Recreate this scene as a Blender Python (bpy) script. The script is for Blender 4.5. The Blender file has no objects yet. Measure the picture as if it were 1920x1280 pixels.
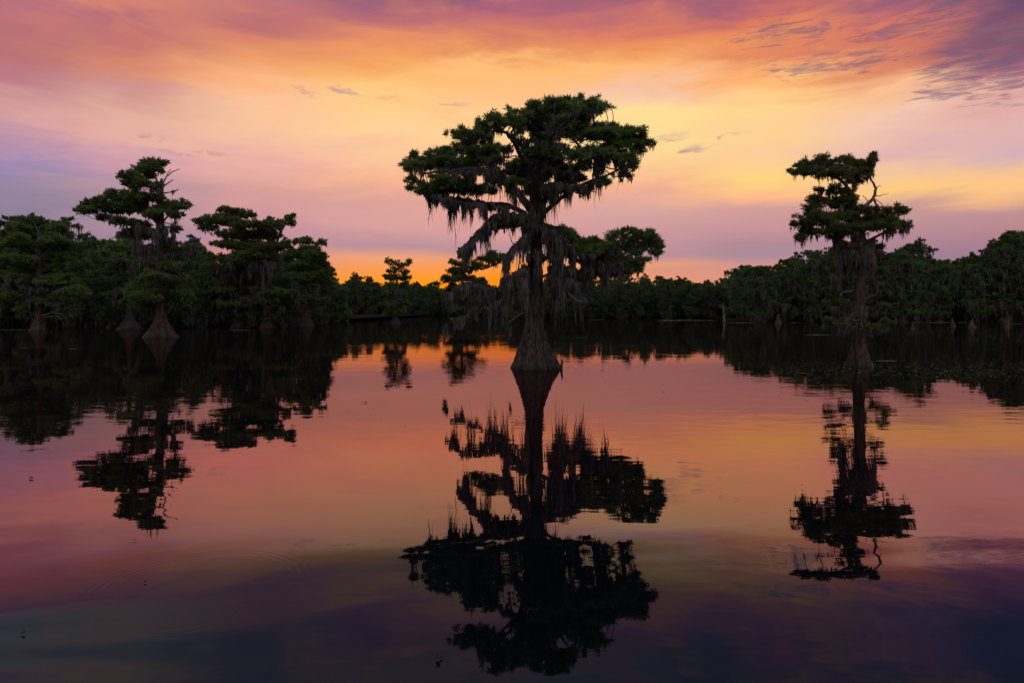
import bpy, math, random
import numpy as np

# ------------------------------------------------------------------ camera
F, CX, HY, CAMH = 1280.0, 960.0, 582.0, 2.0      # focal in photo px, principal x, horizon y, eye height above the water
S = bpy.context.scene
COL = S.collection
cam = bpy.data.cameras.new("camera")
cam.sensor_width = 36.0
cam.lens = 24.0
cam.shift_y = -(640 - HY) / 1920.0
cam.clip_start = 0.1
cam.clip_end = 6000
camo = bpy.data.objects.new("camera", cam)
COL.objects.link(camo)
camo.location = (0, 0, CAMH)
camo.rotation_euler = (math.radians(90), 0, 0)
S.camera = camo

# ------------------------------------------------------------------ colour management
S.view_settings.view_transform = 'Standard'
S.view_settings.look = 'None'
S.view_settings.exposure = 0
S.view_settings.gamma = 1
S.cycles.max_bounces = 5
S.cycles.diffuse_bounces = 2
S.cycles.glossy_bounces = 3
S.cycles.transmission_bounces = 2
S.cycles.caustics_reflective = False
S.cycles.caustics_refractive = False


def lin(c):
    return tuple(((v / 255 / 12.92) if v / 255 <= .04045 else ((v / 255 + .055) / 1.055) ** 2.4) for v in c)


# ------------------------------------------------------------------ world: dusk sky
W = bpy.data.worlds.new("World")
S.world = W
W.use_nodes = True
NT = W.node_tree
for n in list(NT.nodes):
    NT.nodes.remove(n)


class G:
    """tiny node-graph helper"""
    def __init__(s, nt): s.nt = nt
    def n(s, t, **kw):
        x = s.nt.nodes.new(t)
        for k, v in kw.items(): setattr(x, k, v)
        return x
    def put(s, sock, v):
        if isinstance(v, bpy.types.NodeSocket): s.nt.links.new(v, sock)
        elif v is not None: sock.default_value = v
    def m(s, op, a, b=None, c=None, clamp=False):
        x = s.n('ShaderNodeMath', operation=op, use_clamp=clamp)
        s.put(x.inputs[0], a)
        if b is not None: s.put(x.inputs[1], b)
        if c is not None: s.put(x.inputs[2], c)
        return x.outputs[0]
    def sm(s, v, a, b, t0=0., t1=1.):
        x = s.n('ShaderNodeMapRange', interpolation_type='SMOOTHSTEP')
        s.put(x.inputs['Value'], v)
        for k, w in (('From Min', a), ('From Max', b), ('To Min', t0), ('To Max', t1)): x.inputs[k].default_value = w
        return x.outputs[0]
    def mix(s, f, a, b):
        x = s.n('ShaderNodeMix', data_type='RGBA')
        s.put(x.inputs[0], f)
        for sock, v in ((x.inputs[6], a), (x.inputs[7], b)):
            s.put(sock, v if isinstance(v, bpy.types.NodeSocket) else (*v, 1))
        return x.outputs[2]
    def noise(s, vec, scale, detail=3, rough=.5, dist=0.):
        x = s.n('ShaderNodeTexNoise')
        s.put(x.inputs['Vector'], vec)
        x.inputs['Scale'].default_value = scale
        x.inputs['Detail'].default_value = detail
        x.inputs['Roughness'].default_value = rough
        x.inputs['Distortion'].default_value = dist
        return x.outputs[0]
    def xyz(s, x, y, z=0.):
        c = s.n('ShaderNodeCombineXYZ')
        for i, v in enumerate((x, y, z)): s.put(c.inputs[i], v)
        return c.outputs[0]
    def ramp(s, f, stops, interp='LINEAR'):
        r = s.n('ShaderNodeValToRGB')
        r.color_ramp.interpolation = interp
        e = r.color_ramp.elements
        while len(e) < len(stops): e.new(.5)
        for el, (p, c) in zip(e, stops):
            el.position = p
            el.color = (*c, 1)
        s.put(r.inputs[0], f)
        return r.outputs[0]


g = G(NT)
tc = g.n('ShaderNodeTexCoord')
sp = g.n('ShaderNodeSeparateXYZ')
NT.links.new(tc.outputs['Generated'], sp.inputs[0])
X, Y, Z = sp.outputs
hyp = g.m('SQRT', g.m('ADD', g.m('MULTIPLY', X, X), g.m('MULTIPLY', Y, Y)))
AZ = g.m('ARCTAN2', X, Y)
T = g.m('DIVIDE', Z, g.m('MAXIMUM', hyp, .02))
T = g.m('ABSOLUTE', T)
wv = g.xyz(g.m('MULTIPLY', AZ, 2.2), g.m('MULTIPLY', T, 9.0))
w1 = g.m('SUBTRACT', g.noise(wv, 1.6, 5, .55, .4), .5)
w2 = g.m('SUBTRACT', g.noise(g.xyz(g.m('MULTIPLY', AZ, 5), g.m('MULTIPLY', T, 22.0), 4.), 1.5, 4, .55, .6), .5)
hi = g.sm(T, .05, .25)
Tw = g.m('ADD', T, g.m('MULTIPLY', g.m('ADD', g.m('MULTIPLY', w1, .10), g.m('MULTIPLY', w2, .055)), g.m('ADD', g.m('MULTIPLY', hi, .92), .03)))
AZw = g.m('ADD', AZ, g.m('MULTIPLY', w2, .16))

SKY = {   # photo column: [(row, sRGB)]
 0: [(-330, (62, 66, 98)), (-150, (92, 82, 118)), (-60, (150, 95, 120)), (0, (192, 110, 122)), (50, (190, 108, 116)), (100, (192, 110, 112)), (150, (190, 118, 112)), (200, (212, 150, 132)), (250, (196, 142, 142)), (300, (160, 130, 156)), (350, (138, 120, 156)), (400, (132, 114, 146)), (500, (130, 105, 130))],
 240: [(-330, (62, 66, 98)), (-150, (85, 80, 115)), (-60, (165, 100, 118)), (0, (225, 130, 108)), (40, (192, 108, 116)), (80, (200, 112, 110)), (120, (222, 132, 102)), (160, (208, 142, 120)), (200, (226, 168, 134)), (250, (230, 168, 140)), (300, (205, 148, 148)), (350, (175, 136, 156)), (400, (162, 130, 152)), (450, (152, 120, 150)), (520, (180, 120, 120))],
 480: [(-330, (62, 66, 98)), (-150, (90, 80, 118)), (-60, (150, 92, 120)), (0, (200, 112, 116)), (40, (196, 108, 110)), (75, (232, 136, 98)), (120, (250, 160, 98)), (160, (252, 176, 110)), (200, (252, 188, 128)), (250, (246, 186, 136)), (300, (236, 168, 140)), (350, (208, 148, 150)), (400, (196, 140, 152)), (450, (182, 130, 152)), (500, (225, 140, 110)), (540, (250, 150, 60))],
 720: [(-330, (62, 66, 98)), (-150, (95, 80, 115)), (-60, (135, 85, 118)), (0, (172, 94, 120)), (30, (190, 105, 112)), (70, (238, 138, 96)), (110, (255, 165, 88)), (150, (255, 186, 94)), (200, (255, 202, 120)), (250, (255, 202, 130)), (300, (250, 186, 130)), (340, (236, 168, 140)), (380, (210, 150, 150)), (430, (204, 146, 154)), (462, (170, 128, 150)), (482, (226, 148, 118)), (508, (246, 150, 74)), (530, (255, 150, 20)), (560, (255, 130, 10))],
 960: [(-330, (60, 66, 100)), (-150, (88, 78, 115)), (-60, (125, 80, 118)), (0, (172, 92, 120)), (40, (202, 106, 110)), (80, (222, 124, 96)), (110, (238, 142, 88)), (132, (255, 182, 94)), (200, (255, 190, 118)), (250, (255, 202, 120)), (300, (250, 186, 130)), (350, (236, 166, 136)), (400, (212, 150, 150)), (440, (198, 142, 150)), (472, (168, 126, 150)), (492, (236, 148, 92)), (520, (255, 142, 20)), (560, (255, 120, 10))],
 1200: [(-330, (58, 66, 102)), (-150, (80, 76, 115)), (-60, (120, 80, 115)), (0, (178, 94, 116)), (50, (226, 120, 94)), (90, (246, 146, 84)), (130, (255, 178, 92)), (172, (246, 190, 146)), (220, (255, 216, 128)), (280, (255, 212, 124)), (320, (252, 192, 125)), (350, (236, 168, 140)), (400, (206, 152, 156)), (450, (188, 136, 152)), (482, (176, 130, 150)), (496, (238, 160, 114)), (506, (218, 146, 128)), (520, (234, 152, 112)), (560, (236, 144, 92))],
 1440: [(-330, (52, 62, 98)), (-150, (66, 70, 108)), (-60, (108, 78, 112)), (0, (168, 90, 116)), (30, (232, 116, 88)), (70, (246, 142, 84)), (100, (232, 132, 90)), (140, (255, 172, 88)), (200, (255, 206, 120)), (280, (250, 196, 130)), (330, (255, 202, 124)), (362, (245, 176, 134)), (390, (202, 146, 150)), (430, (192, 136, 150)), (460, (166, 126, 146)), (480, (162, 126, 150)), (500, (214, 148, 134)), (560, (222, 142, 112))],
 1680: [(-330, (50, 60, 96)), (-150, (58, 66, 105)), (-60, (92, 74, 110)), (0, (160, 90, 118)), (40, (226, 116, 94)), (80, (218, 116, 94)), (120, (232, 134, 94)), (160, (250, 182, 118)), (220, (246, 192, 150)), (270, (226, 172, 152)), (312, (242, 188, 136)), (360, (250, 192, 124)), (385, (192, 142, 146)), (440, (172, 126, 146)), (480, (150, 116, 146)), (560, (170, 120, 120))],
 1920: [(-330, (46, 58, 92)), (-150, (50, 60, 98)), (-60, (76, 66, 104)), (0, (112, 74, 110)), (50, (130, 76, 106)), (100, (140, 84, 108)), (140, (180, 110, 108)), (170, (228, 152, 120)), (230, (226, 172, 150)), (290, (212, 168, 160)), (340, (246, 188, 130)), (372, (226, 166, 132)), (390, (182, 132, 146)), (430, (176, 122, 136)), (470, (150, 112, 142)), (560, (150, 110, 125))],
}
UP = {0: ((196, 150, 146), (160, 138, 146)), 240: ((200, 150, 140), (165, 140, 145)), 480: ((170, 125, 135), (128, 118, 138)), 720: ((160, 115, 130), (118, 110, 132)), 960: ((150, 112, 130), (112, 106, 128)),
      1200: ((140, 106, 126), (108, 104, 124)), 1440: ((125, 100, 122), (104, 102, 120)), 1680: ((110, 94, 118), (100, 100, 118)), 1920: ((96, 86, 112), (92, 94, 114))}
for k_, v_ in SKY.items():
    for i_, (p_, c_) in enumerate(v_):
        if p_ < 125:
            m_ = sum(c_) / 3
            v_[i_] = (p_, tuple(c * .88 + m_ * .12 for c in c_))
    v_[0] = (-330, (104, 108, 126)); v_[1] = (-150, (UP[k_][1][0], UP[k_][1][1], UP[k_][1][2] - 10)); v_[2] = (-60, (UP[k_][0][0] - 6, UP[k_][0][1], UP[k_][0][2] - 8))
    for i_, (p_, c_) in enumerate(v_):
        if 125 <= p_ < 330: v_[i_] = (p_, (c_[0], c_[1] + 7, min(255, c_[2] + 24)))
        if 330 <= p_ <= 485: v_[i_] = (p_, (min(255, c_[0] + 9), c_[1] + 11, c_[2] + 3))
TM = 0.72
prev, paz = None, None
for px in sorted(SKY):
    az = math.atan((px - CX) / F)
    st = [(0., lin(SKY[px][-1][1]))]
    for py, c in reversed(SKY[px]):
        st.append((min(1, (HY - py) / F * math.cos(az) / TM), lin(c)))
    r = g.ramp(g.m('DIVIDE', Tw, TM), st)
    prev = r if prev is None else g.mix(g.sm(AZw, paz, az), prev, r)
    paz = az
sky = prev


def wisp(px, py, w, h, rot):
    """soft falloff of a small stretched cloud round one direction of the sky"""
    az = math.atan((px - CX) / F); t = (HY - py) / F * math.cos(az)
    mp = g.n('ShaderNodeMapping', vector_type='TEXTURE')
    NT.links.new(FV, mp.inputs['Vector'])
    mp.inputs['Location'].default_value = (az, t, 0)
    mp.inputs['Rotation'].default_value = (0, 0, math.radians(rot))
    mp.inputs['Scale'].default_value = (w / F * math.cos(az), h / F, 1)
    ln = g.n('ShaderNodeVectorMath', operation='LENGTH')
    NT.links.new(mp.outputs[0], ln.inputs[0])
    return g.sm(ln.outputs['Value'], .25, 1.0, 1.0, 0.0)


fib = g.m('SUBTRACT', g.noise(g.xyz(g.m('MULTIPLY', AZ, 22), g.m('MULTIPLY', T, 95.0), 2.), 1.2, 4, .6, 1.2), .5)
FV = g.xyz(g.m('ADD', AZ, g.m('MULTIPLY', fib, .06)), g.m('ADD', T, g.m('MULTIPLY', fib, .024)), 0.)
acc = None
for wsp in [(570, 172, 34, 9, -22), (655, 170, 45, 8, -14), (722, 184, 28, 5, 4), (850, 196, 40, 5, 0), (285, 257, 34, 6, -4), (400, 287, 48, 6, 0), (330, 287, 60, 4, -5),
            (1255, 258, 48, 10, 0), (1310, 276, 34, 8, 0), (1370, 252, 22, 5, 0)]:
    v = wisp(*wsp)
    acc = v if acc is None else g.m('MAXIMUM', acc, v)
sky = g.mix(g.m('MULTIPLY', acc, g.m('ADD', g.m('MULTIPLY', fib, 1.6), .36), clamp=True), sky, lin((176, 136, 150)))
# ragged dusky altocumulus, upper right
an = g.noise(g.xyz(g.m('MULTIPLY', AZ, 8), g.m('MULTIPLY', T, 52.0), 9.), 2.6, 9, .68, .7)
reg = None
for wsp in [(1560, 120, 210, 34, -3), (1860, 110, 190, 110, -8), (1830, 168, 190, 24, -2), (1480, 60, 150, 40, -5), (1720, 45, 190, 50, 0)]:
    v = wisp(*wsp)
    reg = v if reg is None else g.m('MAXIMUM', reg, v)
dark = g.sm(g.m('ADD', an, g.m('MULTIPLY', reg, .17)), .56, .76)
sky = g.mix(g.m('MULTIPLY', g.m('MULTIPLY', dark, .68), g.m('ADD', g.m('MULTIPLY', reg, 1.6), 0., clamp=True), clamp=True), sky, lin((118, 90, 120)))
an2 = g.noise(g.xyz(g.m('MULTIPLY', AZ, 4), g.m('MULTIPLY', T, 13.0), 19.), 1.7, 6, .6, .7)
hi2 = g.m('MULTIPLY', g.sm(an2, .48, .7), g.m('MULTIPLY', g.sm(T, .30, .40), g.sm(T, .46, .52, 1., 0.)))
sky = g.mix(g.m('MULTIPLY', hi2, .28), sky, lin((255, 150, 85)))
# soft darker veils higher up, seen in the water
an3 = g.noise(g.xyz(g.m('MULTIPLY', AZ, 3), g.m('MULTIPLY', T, 10.0), 29.), 1.5, 4, .55, .7)
hi3 = g.m('MULTIPLY', g.sm(an3, .45, .65), g.sm(T, .42, .50))
sky = g.mix(g.m('MULTIPLY', hi3, .9), sky, lin((84, 92, 112)))
# the half of the sky behind the camera: pale slate, brightened to light the trees
back = g.ramp(g.m('MULTIPLY', T, .5), [(0, lin((196, 176, 186))), (.2, lin((186, 180, 196))), (.6, lin((150, 152, 180))), (1, lin((110, 116, 150)))])
sky = g.mix(g.sm(g.m('ABSOLUTE', AZ), .72, 1.5), sky, back)
gain = g.n('ShaderNodeVectorMath', operation='SCALE')
g.put(gain.inputs[0], sky); g.put(gain.inputs['Scale'], g.sm(g.m('ABSOLUTE', AZ), .8, 1.7, 1.0, 2.0))
sky = gain.outputs[0]
bg = g.n('ShaderNodeBackground')
NT.links.new(sky, bg.inputs[0])
SUN_EL, SUN_AZ = 2.0, -6.0          # the sun is at the horizon behind the far trees
st = g.n('ShaderNodeTexSky', sky_type='NISHITA')
st.sun_disc = False
st.sun_elevation = math.radians(SUN_EL)
st.sun_rotation = math.radians(SUN_AZ)
bg2 = g.n('ShaderNodeBackground')
NT.links.new(st.outputs[0], bg2.inputs[0])
bg2.inputs[1].default_value = 0.002
ad = g.n('ShaderNodeAddShader')
NT.links.new(bg.outputs[0], ad.inputs[0]); NT.links.new(bg2.outputs[0], ad.inputs[1])
wo = g.n('ShaderNodeOutputWorld')
NT.links.new(ad.outputs[0], wo.inputs[0])
W.cycles.sampling_method = 'MANUAL'
W.cycles.sample_map_resolution = 512

sun = bpy.data.lights.new("sun", 'SUN')
sun.energy = 0.4
sun.angle = math.radians(40)
sun.color = (1, .86, .74)
back_fill_obj = bpy.data.objects.new("sun", sun)
COL.objects.link(back_fill_obj)
back_fill_obj.rotation_euler = (math.radians(50), 0, math.radians(-28))     # added soft fill lamp from behind the viewer, brightens trunks and moss

# ------------------------------------------------------------------ materials


def mat(name):
    m = bpy.data.materials.new(name)
    m.use_nodes = True
    for n in list(m.node_tree.nodes): m.node_tree.nodes.remove(n)
    gg = G(m.node_tree)
    out = gg.n('ShaderNodeOutputMaterial')
    return m, gg, out


def foliage_mat(name, c1, c2, c3):
    m, q, out = mat(name)
    t = q.n('ShaderNodeTexCoord'); oi = q.n('ShaderNodeObjectInfo')
    n1 = q.noise(t.outputs['Object'], 1.1, 3, .6)
    n2 = q.noise(t.outputs['Object'], 6.0, 2, .5)
    c = q.mix(q.sm(n1, .35, .65), c1, c2)
    c = q.mix(q.m('MULTIPLY', q.sm(n2, .5, .75), .6), c, c3)
    hs = q.n('ShaderNodeHueSaturation')
    q.put(hs.inputs['Color'], c)
    q.put(hs.inputs['Value'], q.m('ADD', q.m('MULTIPLY', oi.outputs['Random'], .55), .70))
    q.put(hs.inputs['Hue'], q.m('ADD', q.m('MULTIPLY', oi.outputs['Random'], .035), .48))
    d = q.n('ShaderNodeBsdfDiffuse'); tr = q.n('ShaderNodeBsdfTranslucent')
    q.put(d.inputs[0], hs.outputs[0]); q.put(tr.inputs[0], hs.outputs[0])
    mx = q.n('ShaderNodeMixShader'); mx.inputs[0].default_value = .4
    q.nt.links.new(d.outputs[0], mx.inputs[1]); q.nt.links.new(tr.outputs[0], mx.inputs[2])
    q.nt.links.new(mx.outputs[0], out.inputs[0])
    return m


def bark_mat(name, c1, c2, c3):
    m, q, out = mat(name)
    t = q.n('ShaderNodeTexCoord')
    mp = q.n('ShaderNodeMapping'); q.put(mp.inputs[0], t.outputs['Object']); mp.inputs['Scale'].default_value = (9, 9, .8)
    n1 = q.noise(mp.outputs[0], 1.6, 6, .65, .4)
    n2 = q.noise(t.outputs['Object'], .9, 3, .5)
    c = q.mix(q.sm(n1, .40, .60), c1, c2)
    c = q.mix(q.m('MULTIPLY', q.sm(n2, .45, .7), .45), c, c3)
    geo = q.n('ShaderNodeNewGeometry'); s = q.n('ShaderNodeSeparateXYZ'); q.put(s.inputs[0], geo.outputs['Position'])
    wet = q.sm(q.m('ADD', s.outputs[2], q.m('MULTIPLY', n1, .12)), .16, .24)
    c = q.mix(wet, (.012, .010, .009), c)
    b = q.n('ShaderNodeBsdfPrincipled')
    q.put(b.inputs['Base Color'], c)
    q.put(b.inputs['Roughness'], q.m('ADD', q.m('MULTIPLY', wet, .55), .35))
    bp = q.n('ShaderNodeBump'); bp.inputs['Strength'].default_value = 1.0; bp.inputs['Distance'].default_value = .14
    q.put(bp.inputs['Height'], n1)
    q.nt.links.new(bp.outputs[0], b.inputs['Normal'])
    b.inputs['Specular IOR Level'].default_value = .2
    q.nt.links.new(b.outputs[0], out.inputs[0])
    return m


def moss_mat():
    m, q, out = mat("spanish_moss")
    t = q.n('ShaderNodeTexCoord')
    n1 = q.noise(t.outputs['Object'], 3.0, 4, .6)
    c = q.mix(q.sm(n1, .35, .65), (.034, .031, .028), (.092, .084, .074))
    d = q.n('ShaderNodeBsdfDiffuse'); tr = q.n('ShaderNodeBsdfTranslucent')
    q.put(d.inputs[0], c); q.put(tr.inputs[0], c)
    mx = q.n('ShaderNodeMixShader'); mx.inputs[0].default_value = .25
    q.nt.links.new(d.outputs[0], mx.inputs[1]); q.nt.links.new(tr.outputs[0], mx.inputs[2])
    q.nt.links.new(mx.outputs[0], out.inputs[0])
    return m


def plain_mat(name, c1, c2, rough=.8, scale=3.):
    m, q, out = mat(name)
    t = q.n('ShaderNodeTexCoord')
    b = q.n('ShaderNodeBsdfDiffuse')
    q.put(b.inputs['Color'], q.mix(q.sm(q.noise(t.outputs['Object'], scale, 5, .6), .35, .65), c1, c2))
    b.inputs['Roughness'].default_value = rough
    q.nt.links.new(b.outputs[0], out.inputs[0])
    return m


M_FOL = foliage_mat("cypress_foliage", (.056, .092, .026), (.095, .135, .038), (.135, .150, .050))
M_FOLF = foliage_mat("far_foliage", (.036, .074, .020), (.066, .108, .030), (.105, .130, .044))
M_BARK = bark_mat("cypress_bark", (.008, .006, .005), (.064, .040, .030), (.042, .036, .031))
M_BRANCH = bark_mat("branch_bark", (.020, .016, .014), (.060, .048, .040), (.055, .048, .042))
M_DEAD = bark_mat("bare_grey_wood", (.05, .041, .036), (.15, .125, .11), (.10, .083, .072))
M_MOSS = moss_mat()
M_GROUND = plain_mat("swamp_soil", (.010, .009, .006), (.022, .020, .011))
M_WEED = plain_mat("duckweed", (.09, .12, .05), (.20, .21, .11), .7, .8)
M_LEAF = plain_mat("dead_leaf", (.03, .022, .015), (.07, .05, .03), .7, 9.)


def water_mat():
    m, q, out = mat("still_dark_water")
    geo = q.n('ShaderNodeNewGeometry')
    s = q.n('ShaderNodeSeparateXYZ'); q.put(s.inputs[0], geo.outputs['Position'])
    x, y = s.outputs[0], s.outputs[1]
    P = geo.outputs['Position']
    patch = q.sm(q.noise(P, .07, 2, .5), .40, .62)
    fine = q.noise(q.xyz(q.m('MULTIPLY', x, .6), q.m('MULTIPLY', y, 1.3), 0.), 2.6, 2, .5, .3)
    mid = q.noise(q.xyz(q.m('MULTIPLY', x, .55), y, 3.), .95, 1, .5, .2)
    swell = q.noise(q.xyz(q.m('MULTIPLY', x, .35), q.m('SUBTRACT', y, q.m('MULTIPLY', x, .12)), 7.), .5, 1, .5, .8)
    near = q.sm(y, 4.0, 9.0, 1.0, 0.0)
    h = q.m('MULTIPLY', fine, q.m('ADD', q.m('MULTIPLY', patch, .0032), .00055))
    h = q.m('ADD', h, q.m('MULTIPLY', mid, .0028))
    h = q.m('ADD', h, q.m('MULTIPLY', swell, q.m('ADD', q.m('MULTIPLY', near, .045), .002)))
    for (cx, cy, R, k, wd, amp) in ((-2.27, 4.98, .68, 105., .11, .00007), (1.06, 7.42, .15, 110., .05, .00012), (1.06, 7.42, .32, 90., .04, .00008)):
        dx, dy = q.m('SUBTRACT', x, cx), q.m('SUBTRACT', y, cy)
        r = q.m('SQRT', q.m('ADD', q.m('MULTIPLY', dx, dx), q.m('MULTIPLY', dy, dy)))
        e = q.m('DIVIDE', q.m('SUBTRACT', r, R), wd)
        env = q.m('EXPONENT', q.m('MULTIPLY', q.m('MULTIPLY', e, e), -1.))
        h = q.m('ADD', h, q.m('MULTIPLY', q.m('MULTIPLY', q.m('SINE', q.m('MULTIPLY', r, k)), env), amp))
    bp = q.n('ShaderNodeBump'); bp.inputs['Strength'].default_value = 1.0; bp.inputs['Distance'].default_value = 1.0
    q.put(bp.inputs['Height'], h)
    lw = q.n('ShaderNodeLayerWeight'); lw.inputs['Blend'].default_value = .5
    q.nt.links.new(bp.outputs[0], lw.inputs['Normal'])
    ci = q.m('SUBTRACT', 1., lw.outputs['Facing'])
    refl = q.ramp(ci, [(0, (.84, .60, .46)), (.08, (.55, .36, .29)), (.135, (.43, .29, .24)), (.20, (.46, .25, .225)), (.235, (.37, .215, .215)), (.27, (.275, .185, .22)), (.30, (.185, .15, .225)), (.33, (.098, .122, .195)), (.36, (.060, .102, .165)), (.42, (.048, .078, .112)), (.5, (.042, .064, .080)), (1, (.03, .04, .05))])  # dimming and cooling towards the viewer put into the reflection tint
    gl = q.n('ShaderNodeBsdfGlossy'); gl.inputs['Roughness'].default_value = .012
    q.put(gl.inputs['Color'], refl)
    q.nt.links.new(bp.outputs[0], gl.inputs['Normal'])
    df = q.n('ShaderNodeBsdfDiffuse'); df.inputs[0].default_value = (.0015, .002, .0025, 1)
    mx = q.n('ShaderNodeAddShader')
    q.nt.links.new(df.outputs[0], mx.inputs[0]); q.nt.links.new(gl.outputs[0], mx.inputs[1])
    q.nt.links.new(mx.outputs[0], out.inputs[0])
    return m


M_WATER = water_mat()

# ------------------------------------------------------------------ mesh helpers


class MB:
    """collects vertices and polygons, all quads or triangles, into one mesh"""
    def __init__(s): s.v, s.f, s.n = [], [], 0
    def add(s, v, f):
        v = np.asarray(v, float); f = np.asarray(f, int)
        if len(v) == 0: return
        s.v.append(v); s.f.append(f + s.n); s.n += len(v)
    def mesh(s, name, m, smooth=False):
        me = bpy.data.meshes.new(name)
        if s.n:
            V = np.concatenate(s.v).astype(np.float32)
            lens = np.concatenate([np.full(len(f), f.shape[1]) for f in s.f])
            L = np.concatenate([f.ravel() for f in s.f]).astype(np.int32)
            me.vertices.add(len(V)); me.vertices.foreach_set('co', V.ravel())
            me.loops.add(len(L)); me.loops.foreach_set('vertex_index', L)
            me.polygons.add(len(lens))
            me.polygons.foreach_set('loop_start', np.concatenate([[0], np.cumsum(lens)[:-1]]).astype(np.int32))
            me.polygons.foreach_set('loop_total', lens.astype(np.int32))
            if smooth: me.polygons.foreach_set('use_smooth', np.ones(len(lens), bool))
            me.update(calc_edges=True)
        me.materials.append(m)
        return me
    def obj(s, name, m, parent=None, smooth=False):
        o = bpy.data.objects.new(name, s.mesh(name, m, smooth))
        COL.objects.link(o)
        if parent is not None: o.parent = parent
        return o


def tag(o, label=None, cat=None, group=None, kind=None):
    for k, v in (('label', label), ('category', cat), ('group', group), ('kind', kind)):
        if v: o[k] = v
    return o


def empty(name, loc):
    o = bpy.data.objects.new(name, None)
    o.empty_display_size = .3
    COL.objects.link(o)
    o.location = loc
    return o


def copy_tree(o):
    c = o.copy(); COL.objects.link(c)
    for ch in o.children:
        d = ch.copy(); COL.objects.link(d); d.parent = c
    return c


def smooth_path(P, step):
    """Catmull-Rom through rows of P (any number of columns)"""
    P = np.asarray(P, float)
    if len(P) < 3:
        n = max(2, int(np.linalg.norm(P[-1, :3] - P[0, :3]) / step) + 1)
        t = np.linspace(0, 1, n)[:, None]
        return P[0] * (1 - t) + P[-1] * t
    Q = np.vstack([2 * P[0] - P[1], P, 2 * P[-1] - P[-2]])
    out = []
    for i in range(1, len(Q) - 2):
        n = max(2, int(np.linalg.norm(Q[i + 1, :3] - Q[i, :3]) / step) + 1)
        t = np.linspace(0, 1, n, endpoint=False)[:, None]
        a, b, c, d = Q[i - 1], Q[i], Q[i + 1], Q[i + 2]
        out.append(.5 * (2 * b + (c - a) * t + (2 * a - 5 * b + 4 * c - d) * t ** 2 + (3 * b - a - 3 * c + d) * t ** 3))
    out.append(P[-1:])
    return np.vstack(out)


def tube(mb, P, sides=6, rng=None, wob=0.):
    """P rows: x y z r"""
    P = np.asarray(P, float)
    if wob and rng is not None and len(P) > 2:
        P = P.copy(); P[1:-1, :3] += rng.normal(0, wob, (len(P) - 2, 3))
    d = np.gradient(P[:, :3], axis=0)
    d /= np.linalg.norm(d, axis=1)[:, None] + 1e-9
    ref = np.array([0.31, .87, .38]) if abs(d[0][2]) > .7 else np.array([.1, .12, 1.])
    u = np.cross(d, ref); u /= np.linalg.norm(u, axis=1)[:, None] + 1e-9
    w = np.cross(d, u)
    a = np.linspace(0, 2 * math.pi, sides, endpoint=False)
    V = P[:, None, :3] + P[:, 3][:, None, None] * (np.cos(a)[None, :, None] * u[:, None, :] + np.sin(a)[None, :, None] * w[:, None, :])
    n = len(P)
    i, j = np.meshgrid(np.arange(n - 1), np.arange(sides), indexing='ij')
    k = (j + 1) % sides
    f = np.stack([i * sides + j, i * sides + k, (i + 1) * sides + k, (i + 1) * sides + j], -1).reshape(-1, 4)
    mb.add(V.reshape(-1, 3), f)


def trunk_mesh(mb, prof, rng, nt=56, step=.12, flute=.16, reach=2.6):
    """prof rows: x y z r ; fluted buttress near the water"""
    P = smooth_path(prof, step)
    th = np.linspace(0, 2 * math.pi, nt, endpoint=False)[None, :]
    z = P[:, 2][:, None]
    nk = 9
    ph = rng.uniform(0, 6.28, 8)
    ridge = 1.5 * np.abs(np.sin(nk / 2 * th + ph[0] + .25 * np.sin(z * 1.3 + ph[1]))) ** .55 - 1.1
    ridge = ridge + .5 * np.abs(np.sin(nk * .77 * th + ph[2] + .3 * z)) + .45 * np.sin(3 * th + ph[3] + .2 * z) + .35 * np.sin(2 * th + ph[6] - .3 * z) + .35 * np.sin(7 * th + ph[5] + .4 * z) * np.sin(2 * th + ph[4])
    fine = .35 * np.sin(17 * th + ph[4] + .6 * np.sin(z * 2)) + .25 * np.sin(26 * th + ph[5] + .9 * np.sin(1.7 * z)) + .3 * np.sin(z * 6 + 5 * th) * np.sin(z * 2.3 + ph[7])
    fade = np.clip(1 - (z / reach), 0.12, 1) ** 1.2
    R = P[:, 3][:, None] * (1 + flute * fade * ridge + .085 * fine + rng.normal(0, .012, (len(P), nt)))
    V = np.stack([P[:, 0][:, None] + R * np.cos(th), P[:, 1][:, None] + R * np.sin(th), z + 0 * th], -1)
    n = len(P)
    i, j = np.meshgrid(np.arange(n - 1), np.arange(nt), indexing='ij')
    k = (j + 1) % nt
    f = np.stack([i * nt + j, i * nt + k, (i + 1) * nt + k, (i + 1) * nt + j], -1).reshape(-1, 4)
    mb.add(V.reshape(-1, 3), f)


def unit(v): return v / (np.linalg.norm(v, axis=-1, keepdims=True) + 1e-9)


def tufts(mb, P, out, L, K, rng, wid=.16):
    """sprays of K narrow leaf-like kites at every point of P, leaning to out"""
    n = len(P)
    if n == 0: return
    D = unit((out[:, None, :] * .9 + rng.normal(0, .62, (n, K, 3))) * np.array([1, 1, .62]) + np.array([0, 0, .12]))
    l = L * rng.uniform(.55, 1.25, (n, K, 1)) * rng.uniform(.7, 1.3, (n, 1, 1))
    side = unit(np.cross(D, rng.normal(0, 1, (n, K, 3))))
    B = P[:, None, :] + rng.normal(0, L * .22, (n, K, 3))
    w = l * wid * rng.uniform(.7, 1.3, (n, K, 1))
    V = np.stack([B, B + D * l * .45 + side * w, B + D * l, B + D * l * .5 - side * w], 2).reshape(-1, 3)
    mb.add(V, np.arange(len(V)).reshape(-1, 4))


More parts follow.
